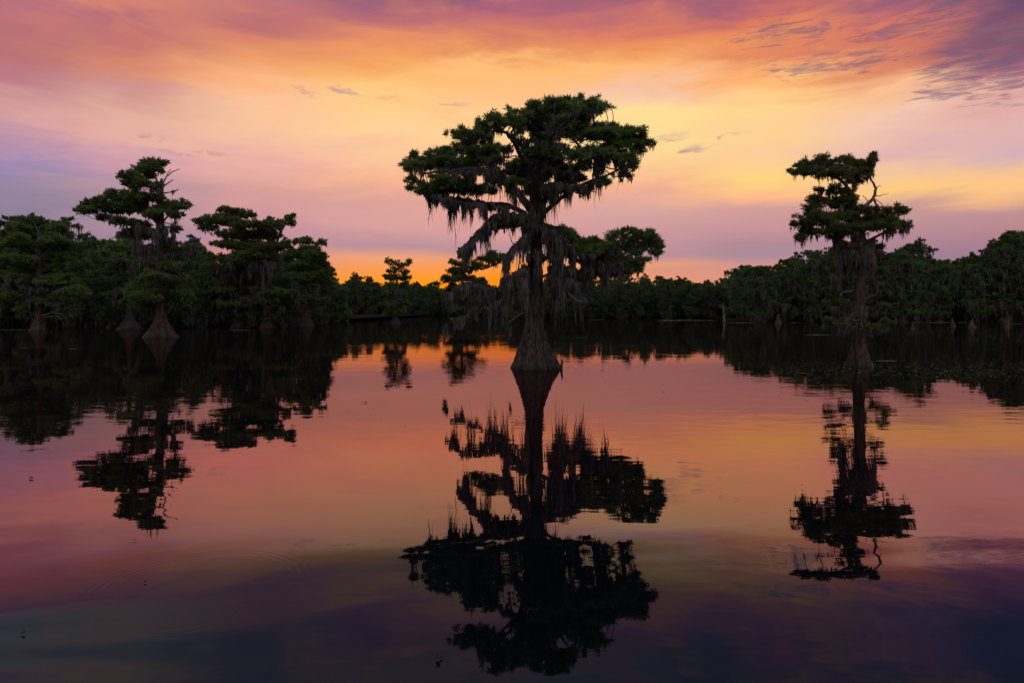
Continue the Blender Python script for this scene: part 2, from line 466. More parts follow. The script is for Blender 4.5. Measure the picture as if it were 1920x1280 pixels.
def pad_points(c, r, dens, L, rng):
    """clumpy points through a lens-shaped foliage pad with a flattish underside"""
    area = r[0] * r[1] + 1.2 * r[2] * r[0]
    n = max(10, int(dens * area))
    nc = max(4, int(n / 13))
    cc = unit(rng.normal(0, 1, (nc, 3))) * (rng.uniform(.12, 1, (nc, 1)) ** .55)
    cc[:, 2] = np.where(cc[:, 2] < 0, cc[:, 2] * .45, cc[:, 2])
    idx = rng.integers(0, nc, n)
    spread = .08 + .08 * rng.random((nc, 1))
    q = cc[idx] + rng.normal(0, 1, (n, 3)) * spread[idx] * np.array([1, 1, .9])
    P = c + q * r
    P[:, 2] = (c + cc[idx] * r)[:, 2] * .55 + P[:, 2] * .45 + .05 * r[0] * (1 - np.linalg.norm(q[:, :2] - cc[idx][:, :2], axis=1) * 4)
    out = unit(q * np.array([1, 1, .9]) + rng.normal(0, .2, (n, 3)) + np.array([0, 0, .1]))
    return P, out, cc * r * .85 + c


def strand(mb, P, L, rng, w=.03, seg=4):
    """hanging moss strands, P (n,3) tops, L (n,) lengths: narrow wavering ribbons ending in a point"""
    n = len(P)
    if n == 0: return
    a = rng.uniform(0, math.pi, n)
    u = np.stack([np.cos(a), np.sin(a), 0 * a], -1)
    t = np.linspace(0, 1, seg + 1)
    drift = np.cumsum(rng.normal(0, .034, (n, seg + 1, 3)) * np.array([1, 1, 0]), 1) * np.clip(L, .2, 1.4)[:, None, None]
    C = P[:, None, :] + drift
    C[:, :, 2] -= L[:, None] * t[None, :]
    prof = np.array([.7, 1., .85, .5, .04]) if seg == 4 else np.array([.8, 1., .05])
    W = (w * rng.uniform(.5, 1.4, n))[:, None] * prof[None, :] * rng.uniform(.35, 1.6, (n, seg + 1))
    A = C + u[:, None, :] * W[:, :, None]; B = C - u[:, None, :] * W[:, :, None]
    V = np.stack([A, B], 2).reshape(n, -1, 3)
    base = (np.arange(n) * 2 * (seg + 1))[:, None]
    f = np.concatenate([(base + np.array([[2 * s, 2 * s + 1, 2 * s + 3, 2 * s + 2]])) for s in range(seg)], 0)
    mb.add(V.reshape(-1, 3), f)


def moss_bunch(mb, tops, lens, rng, per=9, spread=.07, w=.02, seg=4):
    """every top point gets a tapering tassel: long in the middle, short at its edges"""
    n = len(tops)
    if n == 0: return
    tops = np.asarray(tops, float); lens = np.asarray(lens, float)
    off = rng.normal(0, spread, (n, per, 3)) * np.array([1, 1, .4])
    rad = np.linalg.norm(off[:, :, :2], axis=2) / spread
    l = lens[:, None] * np.clip(1.05 - .36 * rad, .12, 1) * rng.uniform(.65, 1.0, (n, per))
    P = tops[:, None, :] + off
    strand(mb, P.reshape(-1, 3), l.ravel(), rng, w, seg)


def px2w(px, py, d):
    return np.array([(px - CX) / F * d, d, CAMH + (HY - py) / F * d])


# ------------------------------------------------------------------ traced trees


def traced_tree(name, label, d, base_px, trunk, limbs, pads, moss=(), dead=(), seed=1, tuft=.15, dens=900, K=7, R=None,
                extra_moss=1.0, deep=.6, nt=56, dy_bias=0., flute=.16, wid=.16, mossw=.02, fol=None, group=None, strands=9, low_moss=.35):
    """a real tree laid out from measured positions: px coordinates are read at the tree's own distance d"""
    rng = np.random.default_rng(seed)
    s = d / F
    root = empty(name, ((base_px - CX) * s, d, 0))
    o0 = np.array(root.location)
    tag(root, label, 'tree', group)
    def loc(px, py, dy=0.): return px2w(px, py, d + dy) - o0
    # trunk
    rows = []
    for (py, cx, hw) in trunk:
        p = loc(cx, py); rows.append([p[0], p[1], p[2], hw * s])
    rows[0][2] = -.35
    for q_ in rows:
        if q_[2] < 2.2 * d / 24: q_[3] *= .79
    mb = MB(); trunk_mesh(mb, rows, rng, nt=nt, flute=flute * 1.5, step=.12 * d / 24)
    mb.obj('trunk', M_BARK, root, True)
    # limbs
    nodes = []
    for pts, r0, r1, *rest in limbs:
        dye = rest[0] if rest else rng.uniform(-1, 1) * .8
        m = len(pts); Pp = []
        for i, (px, py) in enumerate(pts):
            t = i / (m - 1)
            Pp.append([*loc(px, py, dye * t ** 1.3), (r0 * .55 * (1 - t) + r1 * .7 * t) * s])
        Q = smooth_path(Pp, .16 * d / 24)
        mb = MB(); tube(mb, Q, 8, rng, .012 * d / 24)
        mb.obj('limb', M_BRANCH, root, True)
        nodes.append(Q)
    TR = smooth_path(rows, .3)
    allp = np.vstack(nodes + [TR[TR[:, 2] > .35 * TR[-1, 2]]])
    # pads with their own small branches
    fo, tw = MB(), MB()
    cxm = .5 * (min(p[0] for p in pads) + max(p[0] for p in pads))
    Rm = R if R else .5 * (max(p[0] for p in pads) - min(p[0] for p in pads)) * s
    mtops, mlens = [], []
    full = []
    for pad in pads:
        full.append((pad, 0))
        for _ in range(3):
            a_ = rng.uniform(-.5, 3.64); q_ = rng.uniform(.8, 1.15)
            full.append(((pad[0] + math.cos(a_) * pad[2] * q_, pad[1] - math.sin(a_) * pad[3] * q_, pad[2] * rng.uniform(.22, .4), pad[3] * rng.uniform(.25, .45) + 1, *pad[4:]), 1))
    lastdy = 0
    for pad, sat in full:
        px, py, rx, rz = pad[:4]
        x = (px - cxm) * s
        if len(pad) > 4: dy = pad[4]
        else: dy = rng.uniform(-1, 1) * deep * math.sqrt(max(.04 * Rm * Rm, Rm * Rm - x * x)) + dy_bias
        if sat: dy = lastdy + rng.normal(0, .12 * d / 24)
        else: lastdy = dy
        k = (d + dy) / d
        c = loc(px, py, dy)
        r = np.array([rx * s * k * 1.0, rx * s * k * 1.15, rz * s * k]) * (.95 if sat else .82)
        P, out, cc = pad_points(c, r, dens, tuft, rng)
        tufts(fo, P, out, tuft * k, K, rng, wid)
        q = allp[:, :3]
        dist = np.linalg.norm(q - c, axis=1) + np.where(q[:, 2] > c[2], (q[:, 2] - c[2]) * 1.5, 0)
        a = allp[np.argmin(dist)]
        ln = np.linalg.norm(c - a[:3])
        b0 = min(a[3] * .75, (.010 + .011 * ln) * (d / 24) ** .5)
        cb = c - np.array([0, 0, r[2] * .35])
        midp = (a[:3] * .5 + cb * .5) + rng.normal(0, .06 * ln + .01, 3) + np.array([0, 0, -.06 * ln])
        Q = smooth_path(np.array([[*a[:3], b0], [*midp, b0 * .75], [*cb, b0 * .5]]), .15)
        tube(tw, Q, 5, rng, .01)
        for t_ in cc[rng.permutation(len(cc))[:(2 if sat else 7) if d < 40 else (1 if sat else 3)]]:
            mm = cb * .5 + t_ * .5 + rng.normal(0, .03, 3)
            tube(tw, smooth_path(np.array([[*cb, b0 * .5], [*mm, b0 * .35], [*t_, b0 * .15 + .002]]), .15), 4, rng, .006)
        # little tassels under each pad
        nm = rng.poisson(low_moss * (1.2 if sat else 6) * min(extra_moss, 1.3))
        if nm:
            o = rng.uniform(-.8, .8, (nm, 3)) * r; o[:, 2] = -r[2] * .4
            mtops += list(c + o); mlens += list(rng.uniform(.12, .5, nm) * (d / 24) ** .5)
        if nm and ln > .4:
            ii = rng.integers(0, len(Q), nm)
            mtops += list(Q[ii, :3]); mlens += list(rng.uniform(.1, .55, nm) * (d / 24) ** .5)
    fo.obj('crown', fol or M_FOL, root)
    tw.obj('twigs', M_BRANCH, root, True)
    ms = MB()
    moss_bunch(ms, mtops, mlens, rng, strands, .05 * (d / 24) ** .5, mossw * .8)
    for (pts, l0, l1, nb, dy, *sp) in moss:
        Pp = smooth_path(np.array([[px, py, 0.] for px, py in pts], float), 2.0)
        ii = rng.integers(0, len(Pp), nb)
        # lengths vary in groups so the curtain edge is ragged with long spikes
        ph = rng.uniform(0, 6.28, 3)
        u = Pp[ii, 0]
        lv = .5 + .28 * np.sin(u / 5.3 + ph[0]) + .22 * np.sin(u / 2.1 + ph[1]) + rng.normal(0, .16, nb)
        lp = l0 * .6 + (l1 - l0 * .6) * np.clip(lv, 0, 1.2) ** 2.2
        dys = dy + rng.normal(0, .35 * d / 24, nb)
        tp = np.array([loc(Pp[i, 0] + rng.normal(0, 1.0), Pp[i, 1] + rng.uniform(-4, 4), q_) for i, q_ in zip(ii, dys)])
        moss_bunch(ms, tp, lp * s, rng, strands, (sp[0] if sp else .045) * (d / 24) ** .8, mossw)
    # shaggy moss and bark fibres along the trunk
    ntr = int(60 * extra_moss)
    ii = rng.integers(0, len(TR), ntr)
    tt = TR[ii]; tt = tt[tt[:, 2] > 2.0 * d / 24 * .9]
    an = rng.uniform(0, 6.28, len(tt))
    tp = tt[:, :3] + np.stack([np.cos(an), np.sin(an), 0 * an], -1) * tt[:, 3:4] * 1.1
    moss_bunch(ms, tp, rng.uniform(.3, .8, len(tt)) * (d / 24) ** .5, rng, strands, .05 * (d / 24) ** .5, mossw * .8)
    ms.obj('hanging_moss', M_MOSS, root)
    for pts, r0, r1, dye in dead:
        m = len(pts)
        Pp = [[*loc(px, py, dye * i / (m - 1)), (r0 + (r1 - r0) * i / (m - 1)) * s] for i, (px, py) in enumerate(pts)]
        mb = MB(); Q = smooth_path(Pp, .08 * d / 24)
        tube(mb, Q, 6, rng, .008 * d / 24)
        mb.obj('dead_branch', M_DEAD, root, True)
    return root


# ---- the main cypress in mid lake
main_pads = [(770, 314, 20, 12), (791, 310, 30, 17), (821, 302, 35, 19), (817, 288, 12, 9), (854, 314, 35, 16), (882, 314, 35, 14), (773, 341, 10, 10), (799, 359, 28, 13),
 (825, 355, 35, 13), (831, 339, 25, 11), (866, 353, 34, 11), (894, 359, 30, 11), (866, 264, 28, 18), (890, 253, 30, 15), (866, 280, 30, 11), (903, 263, 12, 8), (892, 282, 34, 13),
 (906, 293, 32, 11), (926, 303, 24, 10), (903, 239, 13, 12), (929, 229, 27, 14), (951, 229, 30, 13), (968, 221, 25, 13), (936, 243, 8, 4), (990, 231, 38, 16),
 (994, 222, 28, 13), (1014, 254, 26, 13), (950, 281, 18, 4), (984, 277, 18, 5), (974, 308, 26, 10), (963, 322, 28, 12), (990, 328, 34, 14), (1002, 302, 26, 12),
 (998, 199, 9, 6), (1015, 203, 20, 9), (1041, 197, 26, 12), (1065, 199, 28, 13), (1086, 201, 24, 12), (1106, 197, 16, 14), (1120, 205, 15, 10), (1134, 202, 12, 5), (1031, 217, 34, 15),
 (1067, 217, 34, 12), (1098, 213, 24, 10), (996, 213, 13, 7), (1010, 237, 38, 17), (1047, 233, 34, 16), (1065, 251, 38, 16), (1086, 238, 20, 12), (1102, 243, 18, 9), (1126, 249, 33, 13),
 (1122, 258, 38, 11), (1153, 256, 30, 14), (1175, 250, 18, 10), (1195, 250, 15, 8), (1173, 266, 34, 12), (1195, 270, 24, 9), (1220, 270, 12, 4), (1147, 274, 28, 9), (1197, 282, 12, 5),
 (1094, 286, 22, 10), (1082, 294, 22, 10), (1126, 290, 28, 10), (1153, 294, 28, 9), (1181, 298, 16, 7), (1189, 310, 9, 4), (1173, 327, 12, 7), (1136, 341, 10, 7), (1031, 282, 38, 14),
 (1047, 298, 28, 12), (1017, 288, 28, 12), (1021, 312, 34, 13), (1000, 333, 34, 13), (1057, 323, 28, 9), (1061, 335, 20, 8), (1094, 314, 18, 9), (1076, 339, 24, 7), (1102, 359, 13, 5),
 (953, 421, 28, 8, -.6), (979, 414, 16, 9, -.8), (937, 426, 14, 7, -.5), (912, 485, 22, 10, -.8), (935, 484, 14, 7, -.6), (900, 500, 16, 7, -.9), (1000, 358, 24, 8), (960, 345, 22, 8),
 (1051, 437, 16, 9, .3), (1067, 446, 16, 9, .2), (1099, 458, 30, 11, .4), (1112, 474, 30, 13, -.3), (1133, 466, 25, 13, 0), (1131, 488, 34, 13, .6), (1102, 506, 24, 9, .5), (1152, 446, 12, 9, 0),
 (1186, 445, 26, 12, .2), (1216, 443, 21, 12, -.2), (1230, 460, 13, 13, 0), (1205, 461, 30, 11, .4), (1173, 464, 22, 11, .3), (1232, 472, 9, 5, 0), (1205, 474, 20, 7, 0), (1192, 488, 22, 7, -.2),
 (1165, 498, 33, 11, .3), (1190, 506, 18, 8, 0), (1152, 512, 28, 9, .6), (1080, 470, 22, 9, 0)]
_r = random.Random(4)
main_pads = [(p[0], p[1], p[2] * .72, p[3] * .7, *p[4:]) if 925 < p[0] < 1000 and 240 < p[1] < 312 else p for p in main_pads]
main_pads = [p if len(p) > 4 else (*p, _r.uniform(-4.2, -2.4)) if p[0] < 975 and p[1] < 275 else (*p, _r.uniform(-3.2, 3.0)) if 975 <= p[0] < 1105 and p[1] < 262 else p for p in main_pads]
main_limbs = [
 ([(1003, 405), (975, 367), (937, 336), (900, 318), (850, 320), (795, 326)], 15, 2.5, -.8), ([(937, 336), (912, 310), (892, 282), (868, 270)], 7, 2, -.6),
 ([(1000, 415), (962, 388), (905, 381), (855, 372), (805, 364)], 11, 2, .9), ([(1000, 385), (996, 335), (988, 290), (968, 262), (930, 238)], 12, 2.5, -1.8),
 ([(1004, 380), (1018, 325), (1030, 280), (1046, 242), (1072, 216), (1108, 205)], 12, 2.5, .6), ([(1012, 390), (1042, 345), (1078, 318), (1106, 298), (1124, 276), (1160, 262), (1202, 268)], 12, 2, .4),
 ([(1078, 318), (1090, 285), (1070, 255), (1050, 245)], 6, 2, -1.0), ([(1012, 405), (1052, 372), (1092, 346), (1130, 332), (1172, 312)], 9, 2, -.7),
 ([(1002, 390), (990, 330), (970, 280), (950, 250), (925, 245)], 10, 2.5, -4.0), ([(1006, 385), (1010, 320), (1030, 262), (1060, 232)], 10, 2.5, -3.2), ([(1004, 385), (1000, 330), (1010, 280), (1020, 245)], 10, 2.5, 3.2),
 ([(1012, 490), (1050, 476), (1098, 492), (1150, 484), (1184, 468), (1212, 458)], 9, 2, .2), ([(1012, 430), (1036, 424), (1056, 446), (1100, 454)], 6, 2, .4),
 ([(995, 425), (955, 402), (925, 408), (900, 432), (872, 462)], 6, 1.5, -.8), ([(990, 505), (966, 545), (945, 550), (912, 535), (876, 524)], 6, 1.5, -.7), ([(950, 552), (925, 570), (895, 582), (868, 596)], 4.5, 1.2, -.9),
 ([(998, 470), (965, 465), (935, 492), (905, 505)], 5, 1.5, -.6), ([(1015, 520), (1050, 505), (1085, 515), (1120, 512)], 4.5, 1.5, .6)]
main_moss = [
 ([(810, 366), (880, 380), (955, 388)], 14, 52, 60, -1.2), ([(1022, 430), (1050, 452)], 40, 150, 80, -.3), ([(1025, 515), (1085, 530)], 40, 105, 60, -.2), ([(982, 400), (984, 450)], 40, 110, 36, -.5),
 ([(800, 366), (850, 376), (905, 382), (950, 388)], 14, 62, 150, .7), ([(830, 366), (900, 378)], 20, 78, 36, .6, .03), ([(850, 324), (905, 322), (940, 338)], 12, 60, 90, -.6), ([(915, 300), (945, 330), (985, 370)], 20, 90, 90, -.5),
 ([(1110, 292), (1150, 286), (1190, 300)], 12, 60, 110, -.2), ([(1105, 296), (1125, 305), (1140, 300)], 30, 80, 40, 0, .03), ([(1040, 350), (1090, 348), (1130, 335)], 12, 44, 70, -.6), ([(1012, 350), (1035, 345), (1065, 345)], 40, 92, 90, -.3),
 ([(960, 258), (1000, 262), (1060, 268)], 10, 38, 50, -1.2), ([(1000, 300), (1050, 320), (1080, 322)], 12, 46, 50, -.5), ([(950, 282), (985, 280)], 6, 25, 14, -.4),
 ([(925, 408), (900, 432), (868, 470)], 24, 72, 130, -.8, .04), ([(1000, 420), (965, 402), (925, 405)], 20, 76, 90, -.7), ([(860, 470), (880, 455)], 20, 56, 20, -.8, .03),
 ([(990, 440), (965, 462), (945, 485)], 20, 72, 80, -.7), ([(838, 560), (870, 530), (920, 540), (985, 520)], 30, 108, 100, -.8), ([(842, 600), (868, 596), (900, 582), (950, 555)], 10, 42, 60, -.9), ([(834, 610), (838, 608)], 20, 40, 4, -.9, .02),
 ([(985, 500), (960, 515), (940, 525)], 40, 90, 50, -.4), ([(1015, 420), (1040, 430), (1060, 450)], 30, 130, 130, .2), ([(1030, 450), (1080, 470), (1120, 492), (1165, 495)], 30, 85, 170, .3),
 ([(1030, 500), (1060, 500), (1095, 512)], 50, 120, 110, .5), ([(1090, 510), (1160, 508)], 14, 58, 60, .5, .03), ([(1125, 468), (1160, 478), (1200, 480)], 6, 26, 30, 0), ([(992, 380), (1005, 400), (1018, 380)], 30, 110, 70, -.3, .05),
 ([(990, 480), (1005, 470), (1020, 480)], 30, 100, 30, -.3, .04), ([(955, 615), (958, 612)], 20, 42, 2, -.6, .01)]
main_dead = [([(982, 586), (966, 594), (953, 607)], 1.8, .8, -1.0), ([(975, 590), (962, 582), (955, 585)], 1.2, .5, -1.2), ([(1030, 505), (1058, 540), (1078, 560), (1098, 568)], 2.2, .9, -1.0), ([(1078, 560), (1090, 556), (1102, 566)], 1.0, .4, -1.1),
 ([(1018, 545), (1032, 552), (1028, 560)], 1.2, .5, -.8), ([(1018, 430), (1060, 425), (1085, 452)], 1.5, .6, -.5)]
main = traced_tree('cypress_tree', 'largest cypress, alone in mid lake with a broad layered crown and long hanging moss', 23.7, 1004,
 [(720, 1004, 52), (690, 1004, 46), (672, 1003, 40), (650, 1002, 32), (625, 1001, 24), (600, 1001, 18.5), (560, 1002, 14.5), (500, 1004, 11.5), (440, 1005, 10.5), (400, 1004, 12), (372, 1004, 10)],
 main_limbs, main_pads, main_moss, main_dead, seed=11, tuft=.14, dens=780, K=11, wid=.085, R=4.2, extra_moss=1.2, nt=96, strands=11)
# a short snag leaning at its foot
mb = MB(); rg = np.random.default_rng(5)
tube(mb, smooth_path([[.86, -.35, -.3, .05], [.88, -.37, .1, .045], [.9, -.36, .34, .03]], .08), 8, rg, .004)
mb.obj('root_snag', M_BARK, main, True)

# ---- right-hand cypress
r_pads = [(1507, 418, 20, 14), (1527, 404, 25, 18), (1534, 386, 17, 14), (1551, 411, 30, 18), (1514, 438, 16, 10), (1502, 448, 8, 6), (1554, 431, 30, 14), (1581, 404, 30, 20), (1581, 431, 30, 14), (1615, 411, 30, 18),
 (1615, 431, 30, 12), (1648, 404, 27, 16), (1655, 424, 30, 12), (1675, 398, 20, 10), (1688, 397, 11, 4), (1682, 418, 20, 11), (1697, 428, 9, 4), (1574, 384, 25, 14), (1564, 360, 15, 13), (1590, 377, 20, 14), (1570, 443, 20, 8),
 (1490, 324, 11, 5), (1507, 320, 17, 9), (1518, 311, 17, 10), (1537, 303, 17, 11), (1541, 324, 25, 9), (1558, 311, 21, 12), (1574, 327, 23, 10), (1584, 309, 20, 12), (1601, 320, 20, 13), (1601, 303, 15, 7), (1619, 311, 14, 9),
 (1630, 309, 6, 4), (1634, 301, 5, 3), (1637, 293, 2, 3), (1629, 322, 6, 3), (1601, 340, 15, 9), (1615, 330, 10, 6),
 (1556, 603, 14, 4, -.5), (1584, 614, 14, 4, -.8), (1640, 617, 16, 4, -.8), (1664, 605, 10, 4, -.4), (1566, 570, 14, 5, .5), (1650, 576, 12, 5, .6), (1562, 545, 12, 5, .8), (1578, 470, 12, 6, .3), (1645, 466, 12, 6, .2), (1572, 505, 12, 6, .4), (1652, 508, 10, 5, .3), (1640, 540, 12, 5, .5), (1585, 530, 10, 5, .4), (1536, 357, 6, 3), (1528, 372, 7, 3), (1520, 396, 7, 4), (1503, 430, 6, 4), (1660, 410, 9, 5), (1668, 436, 8, 3)]
r_limbs = [([(1612, 460), (1603, 425), (1594, 385), (1588, 352), (1570, 334), (1530, 326), (1500, 326)], 11, 1.5, -.4), ([(1594, 385), (1600, 350), (1590, 325), (1570, 318)], 5, 1.5, .5), ([(1600, 350), (1612, 325), (1630, 305)], 3.5, 1, .2),
 ([(1610, 470), (1580, 452), (1545, 440), (1512, 432)], 7, 1.5, .3), ([(1618, 458), (1650, 440), (1690, 428)], 6, 1.2, -.3), ([(1600, 440), (1565, 412), (1530, 400)], 5, 1.5, -1.4), ([(1616, 440), (1645, 412), (1680, 400)], 5, 1.2, 1.0),
 ([(1612, 445), (1612, 410), (1600, 385)], 6, 2, 1.5), ([(1608, 590), (1580, 598), (1548, 606)], 3, 1, -.5), ([(1612, 600), (1640, 612), (1668, 608)], 3, 1, -.7)]
r_moss = [([(1562, 445), (1600, 458), (1642, 448)], 14, 70, 50, 0), ([(1578, 462), (1590, 470), (1600, 480)], 20, 100, 34, .2), ([(1625, 462), (1636, 470)], 20, 100, 24, .2), ([(1600, 335), (1606, 352)], 8, 24, 14, 0, .03),
 ([(1560, 515), (1580, 520)], 20, 60, 18, .4), ([(1635, 520), (1645, 530)], 20, 60, 12, .4), ([(1530, 330), (1560, 335)], 4, 16, 8, 0, .03), ([(1600, 470), (1612, 480), (1628, 470)], 20, 90, 26, -.3, .06)]
r_dead = [([(1612, 400), (1625, 384), (1637, 372), (1642, 355), (1637, 343), (1630, 331)], 4, 1.2, -.3), ([(1642, 358), (1646, 350), (1652, 348)], 1., .4, -.3), ([(1640, 368), (1655, 366), (1666, 362)], .9, .3, -.3), ([(1638, 372), (1644, 388), (1640, 400)], 2.2, 1, .2),
 ([(1556, 378), (1535, 367), (1515, 368), (1507, 376)], 1.8, .5, -.4), ([(1640, 375), (1628, 378), (1618, 366)], 1.2, .5, -.2), ([(1655, 384), (1648, 378), (1641, 374)], .5, .8, 0), ([(1598, 545), (1580, 548), (1574, 556)], 1.5, .6, -.5), ([(1622, 560), (1642, 552), (1650, 545)], 1.5, .5, -.5)]
rr = np.random.default_rng(77)
for _ in range(26):     # the tangle of pale sprout stubs low on the trunk
    a0 = (1608 + rr.uniform(-8, 8), 605 + rr.uniform(-9, 12))
    e = (a0[0] + rr.uniform(-34, 24), a0[1] + rr.uniform(-14, 10))
    m_ = ((a0[0] + e[0]) / 2, (a0[1] + e[1]) / 2 + rr.uniform(-8, 2))
    r_dead.append(([a0, m_, e], .9, .35, -.4 - rr.random() * .5))
traced_tree('cypress_tree', 'tall cypress in open water with twisted dead branch and pale twig tangle on its trunk', 24.6, 1611,
 [(715, 1611, 31), (686, 1611, 27), (672, 1611, 22), (655, 1611, 17), (630, 1611, 13), (600, 1610, 11), (560, 1612, 9.5), (510, 1612, 10), (475, 1613, 12), (450, 1612, 11), (425, 1607, 8)],
 r_limbs, r_pads, r_moss, r_dead, seed=23, tuft=.135, dens=660, K=11, R=1.9, nt=80, flute=.13, extra_moss=1.8, wid=.09)

# ---- tall left cypress with the dead spike
l_pads = [(278, 307, 14, 8), (281, 319, 22, 12), (300, 310, 11, 8), (269, 329, 21, 12), (238, 331, 13, 8), (250, 344, 21, 10), (275, 347, 22, 10), (212, 366, 13, 7), (188, 377, 15, 7), (169, 383, 12, 6), (149, 394, 9, 4),
 (169, 394, 17, 6), (200, 386, 21, 7), (225, 377, 21, 9), (244, 370, 19, 10), (259, 370, 19, 9), (219, 394, 21, 7), (250, 391, 27, 10), (272, 391, 21, 10), (200, 411, 16, 5), (231, 416, 21, 7), (316, 386, 15, 7), (331, 389, 17, 7),
 (346, 386, 9, 8), (331, 404, 13, 5), (320, 398, 14, 6), (268, 425, 20, 8), (281, 541, 30, 13), (266, 560, 26, 12), (344, 557, 20, 18), (312, 547, 28, 14), (281, 574, 24, 7), (356, 537, 12, 11), (300, 560, 30, 12), (330, 530, 20, 10), (285, 372, 16, 8), (292, 402, 16, 8), (270, 442, 22, 9), (318, 430, 14, 7), (248, 440, 20, 8), (310, 460, 16, 7), (285, 470, 22, 8), (330, 470, 14, 7), (275, 500, 20, 8), (322, 500, 18, 8), (210, 398, 16, 5), (290, 520, 26, 9), (258, 545, 20, 12), (320, 572, 22, 8)]
l_limbs = [([(300, 450), (272, 428), (238, 420), (205, 407), (175, 399), (148, 402)], 7, 1, -.6), ([(298, 420), (270, 400), (230, 392), (190, 385)], 5, 1, .8), ([(301, 370), (285, 350), (262, 340), (240, 335)], 4, 1, -.5), ([(300, 350), (290, 330), (280, 312)], 3.5, 1, .3),
 ([(303, 420), (318, 402), (342, 390)], 4, 1, .3), ([(305, 480), (320, 455), (324, 420)], 5, 1.2, 0), ([(305, 540), (335, 545), (350, 555)], 3, 1, -1), ([(300, 540), (275, 550), (262, 562)], 3, 1, -1.2)]
l_moss = [([(285, 350), (300, 345)], 20, 60, 26, -.4), ([(255, 420), (285, 430), (300, 440)], 20, 70, 50, -.3), ([(320, 450), (350, 455), (372, 450)], 14, 55, 34, .3), ([(322, 420), (326, 440)], 20, 60, 8, 0), ([(240, 450), (262, 460), (290, 460)], 20, 60, 50, -.5), ([(322, 358), (334, 357)], 4, 10, 6, 0, .03),
 ([(294, 430), (303, 420), (312, 430)], 20, 80, 30, -.3, .03), ([(230, 425), (240, 430)], 8, 24, 8, -.3), ([(295, 480), (314, 480)], 15, 60, 14, -.4, .03)]
l_dead = [([(304, 345), (315, 328), (326, 321), (337, 317)], 1.5, .6, -.2), ([(304, 350), (316, 343), (325, 337)], 1.5, .7, 0), ([(304, 362), (318, 361), (333, 357)], 1.6, .6, .2), ([(313, 328), (318, 320), (321, 317)], .9, .5, -.2), ([(300, 492), (285, 495), (278, 493)], 1.5, .6, -.4), ([(312, 515), (330, 518), (334, 530)], 1.5, .6, -.4), ([(306, 417), (318, 419), (330, 420)], 1.3, .6, 0)]
traced_tree('cypress_tree', 'tall left cypress with a bare dead spike at its top and a flared ridged base', 51.2, 302,
 [(648, 302, 36), (632, 302, 30), (622, 302, 24), (605, 302, 15), (585, 302, 10), (535, 303, 11), (500, 304, 10), (460, 303, 8), (416, 300, 7), (370, 301, 5), (335, 303, 2)],
 l_limbs, l_pads, l_moss, l_dead, seed=31, tuft=.27, dens=230, K=7, R=3.4, nt=72, flute=.2, extra_moss=.7, wid=.15, mossw=.03)

# ---- a broad tree and its neighbours, left of centre
a_pads = [(427, 396, 15, 7), (452, 403, 17, 6), (470, 404, 8, 5), (400, 411, 19, 7), (377, 416, 11, 8), (425, 418, 23, 9), (390, 428, 13, 7), (450, 421, 19, 9), (480, 423, 21, 9), (502, 421, 19, 9), (515, 427, 17, 10), (530, 419, 8, 8),
 (545, 408, 8, 6), (547, 420, 6, 4), (440, 441, 28, 11), (477, 443, 28, 12), (505, 443, 24, 12), (460, 465, 38, 14), (502, 465, 33, 13), (530, 456, 10, 6), (422, 460, 18, 10), (480, 480, 36, 10), (515, 550, 33, 9, -1.5), (500, 566, 24, 7, -2), (450, 490, 28, 10)]
a_limbs = [([(505, 560), (498, 505), (470, 480), (430, 455), (400, 430), (378, 418)], 7, 1.2, -1), ([(500, 520), (505, 470), (500, 440), (480, 425)], 6, 1.5, .8), ([(503, 490), (520, 455), (530, 430), (546, 412)], 4.5, 1, .3), ([(470, 480), (450, 440), (430, 415), (427, 400)], 4, 1, 0)]
a_moss = [([(430, 480), (470, 490), (515, 490)], 15, 60, 110, -.8), ([(480, 500), (510, 500)], 30, 80, 60, -.5), ([(520, 470), (530, 500)], 10, 40, 24, 0), ([(390, 432), (400, 436)], 4, 10, 6, 0, .03), ([(470, 560), (520, 560)], 10, 34, 40, -1)]
traced_tree('cypress_tree', 'wide fan-crowned cypress left of centre with curtains of moss under its leaning limbs', 77.6, 504,
 [(628, 504, 22), (615, 504, 17), (600, 504, 12), (585, 504, 9), (550, 502, 7), (520, 501, 6), (490, 503, 5)], a_limbs, a_pads, a_moss, [], seed=41, tuft=.34, dens=170, K=7, R=5.5, nt=48, flute=.2, wid=.15, mossw=.045, extra_moss=.6)
b_pads = [(562, 453, 11, 6), (580, 453, 11, 5), (600, 456, 9, 5), (582, 466, 12, 5), (552, 478, 28, 12), (590, 478, 17, 9), (606, 483, 7, 5), (565, 500, 38, 14), (603, 500, 17, 11), (565, 522, 38, 13), (611, 511, 9, 7), (595, 525, 20, 10), (560, 545, 30, 10), (590, 560, 20, 8), (575, 485, 24, 10)]
traced_tree('cypress_tree', 'dense dark cypress with a small forked flat top, last left tree before the open sky', 89., 574,
 [(620, 574, 18), (602, 574, 13), (590, 574, 9), (550, 575, 6), (480, 576, 4)], [([(576, 500), (570, 475), (562, 455)], 4, 1, 0), ([(576, 490), (586, 465), (600, 457)], 3.5, 1, .3), ([(576, 530), (600, 510), (608, 500)], 3, 1, 0), ([(574, 540), (550, 515), (540, 500)], 3, 1, .5)],
 b_pads, [([(545, 530), (575, 540), (600, 530)], 12, 46, 60, -.6), ([(560, 560), (600, 565)], 10, 30, 40, -1)], [], seed=43, tuft=.36, dens=150, K=7, R=4.5, nt=40, flute=.2, wid=.15, mossw=.05, extra_moss=.5)
a2_pads = [(440, 500, 26, 10), (410, 515, 24, 9), (455, 530, 28, 10), (420, 545, 24, 10), (455, 556, 26, 9), (400, 560, 20, 8), (430, 572, 26, 8), (425, 485, 20, 8), (398, 500, 14, 6)]
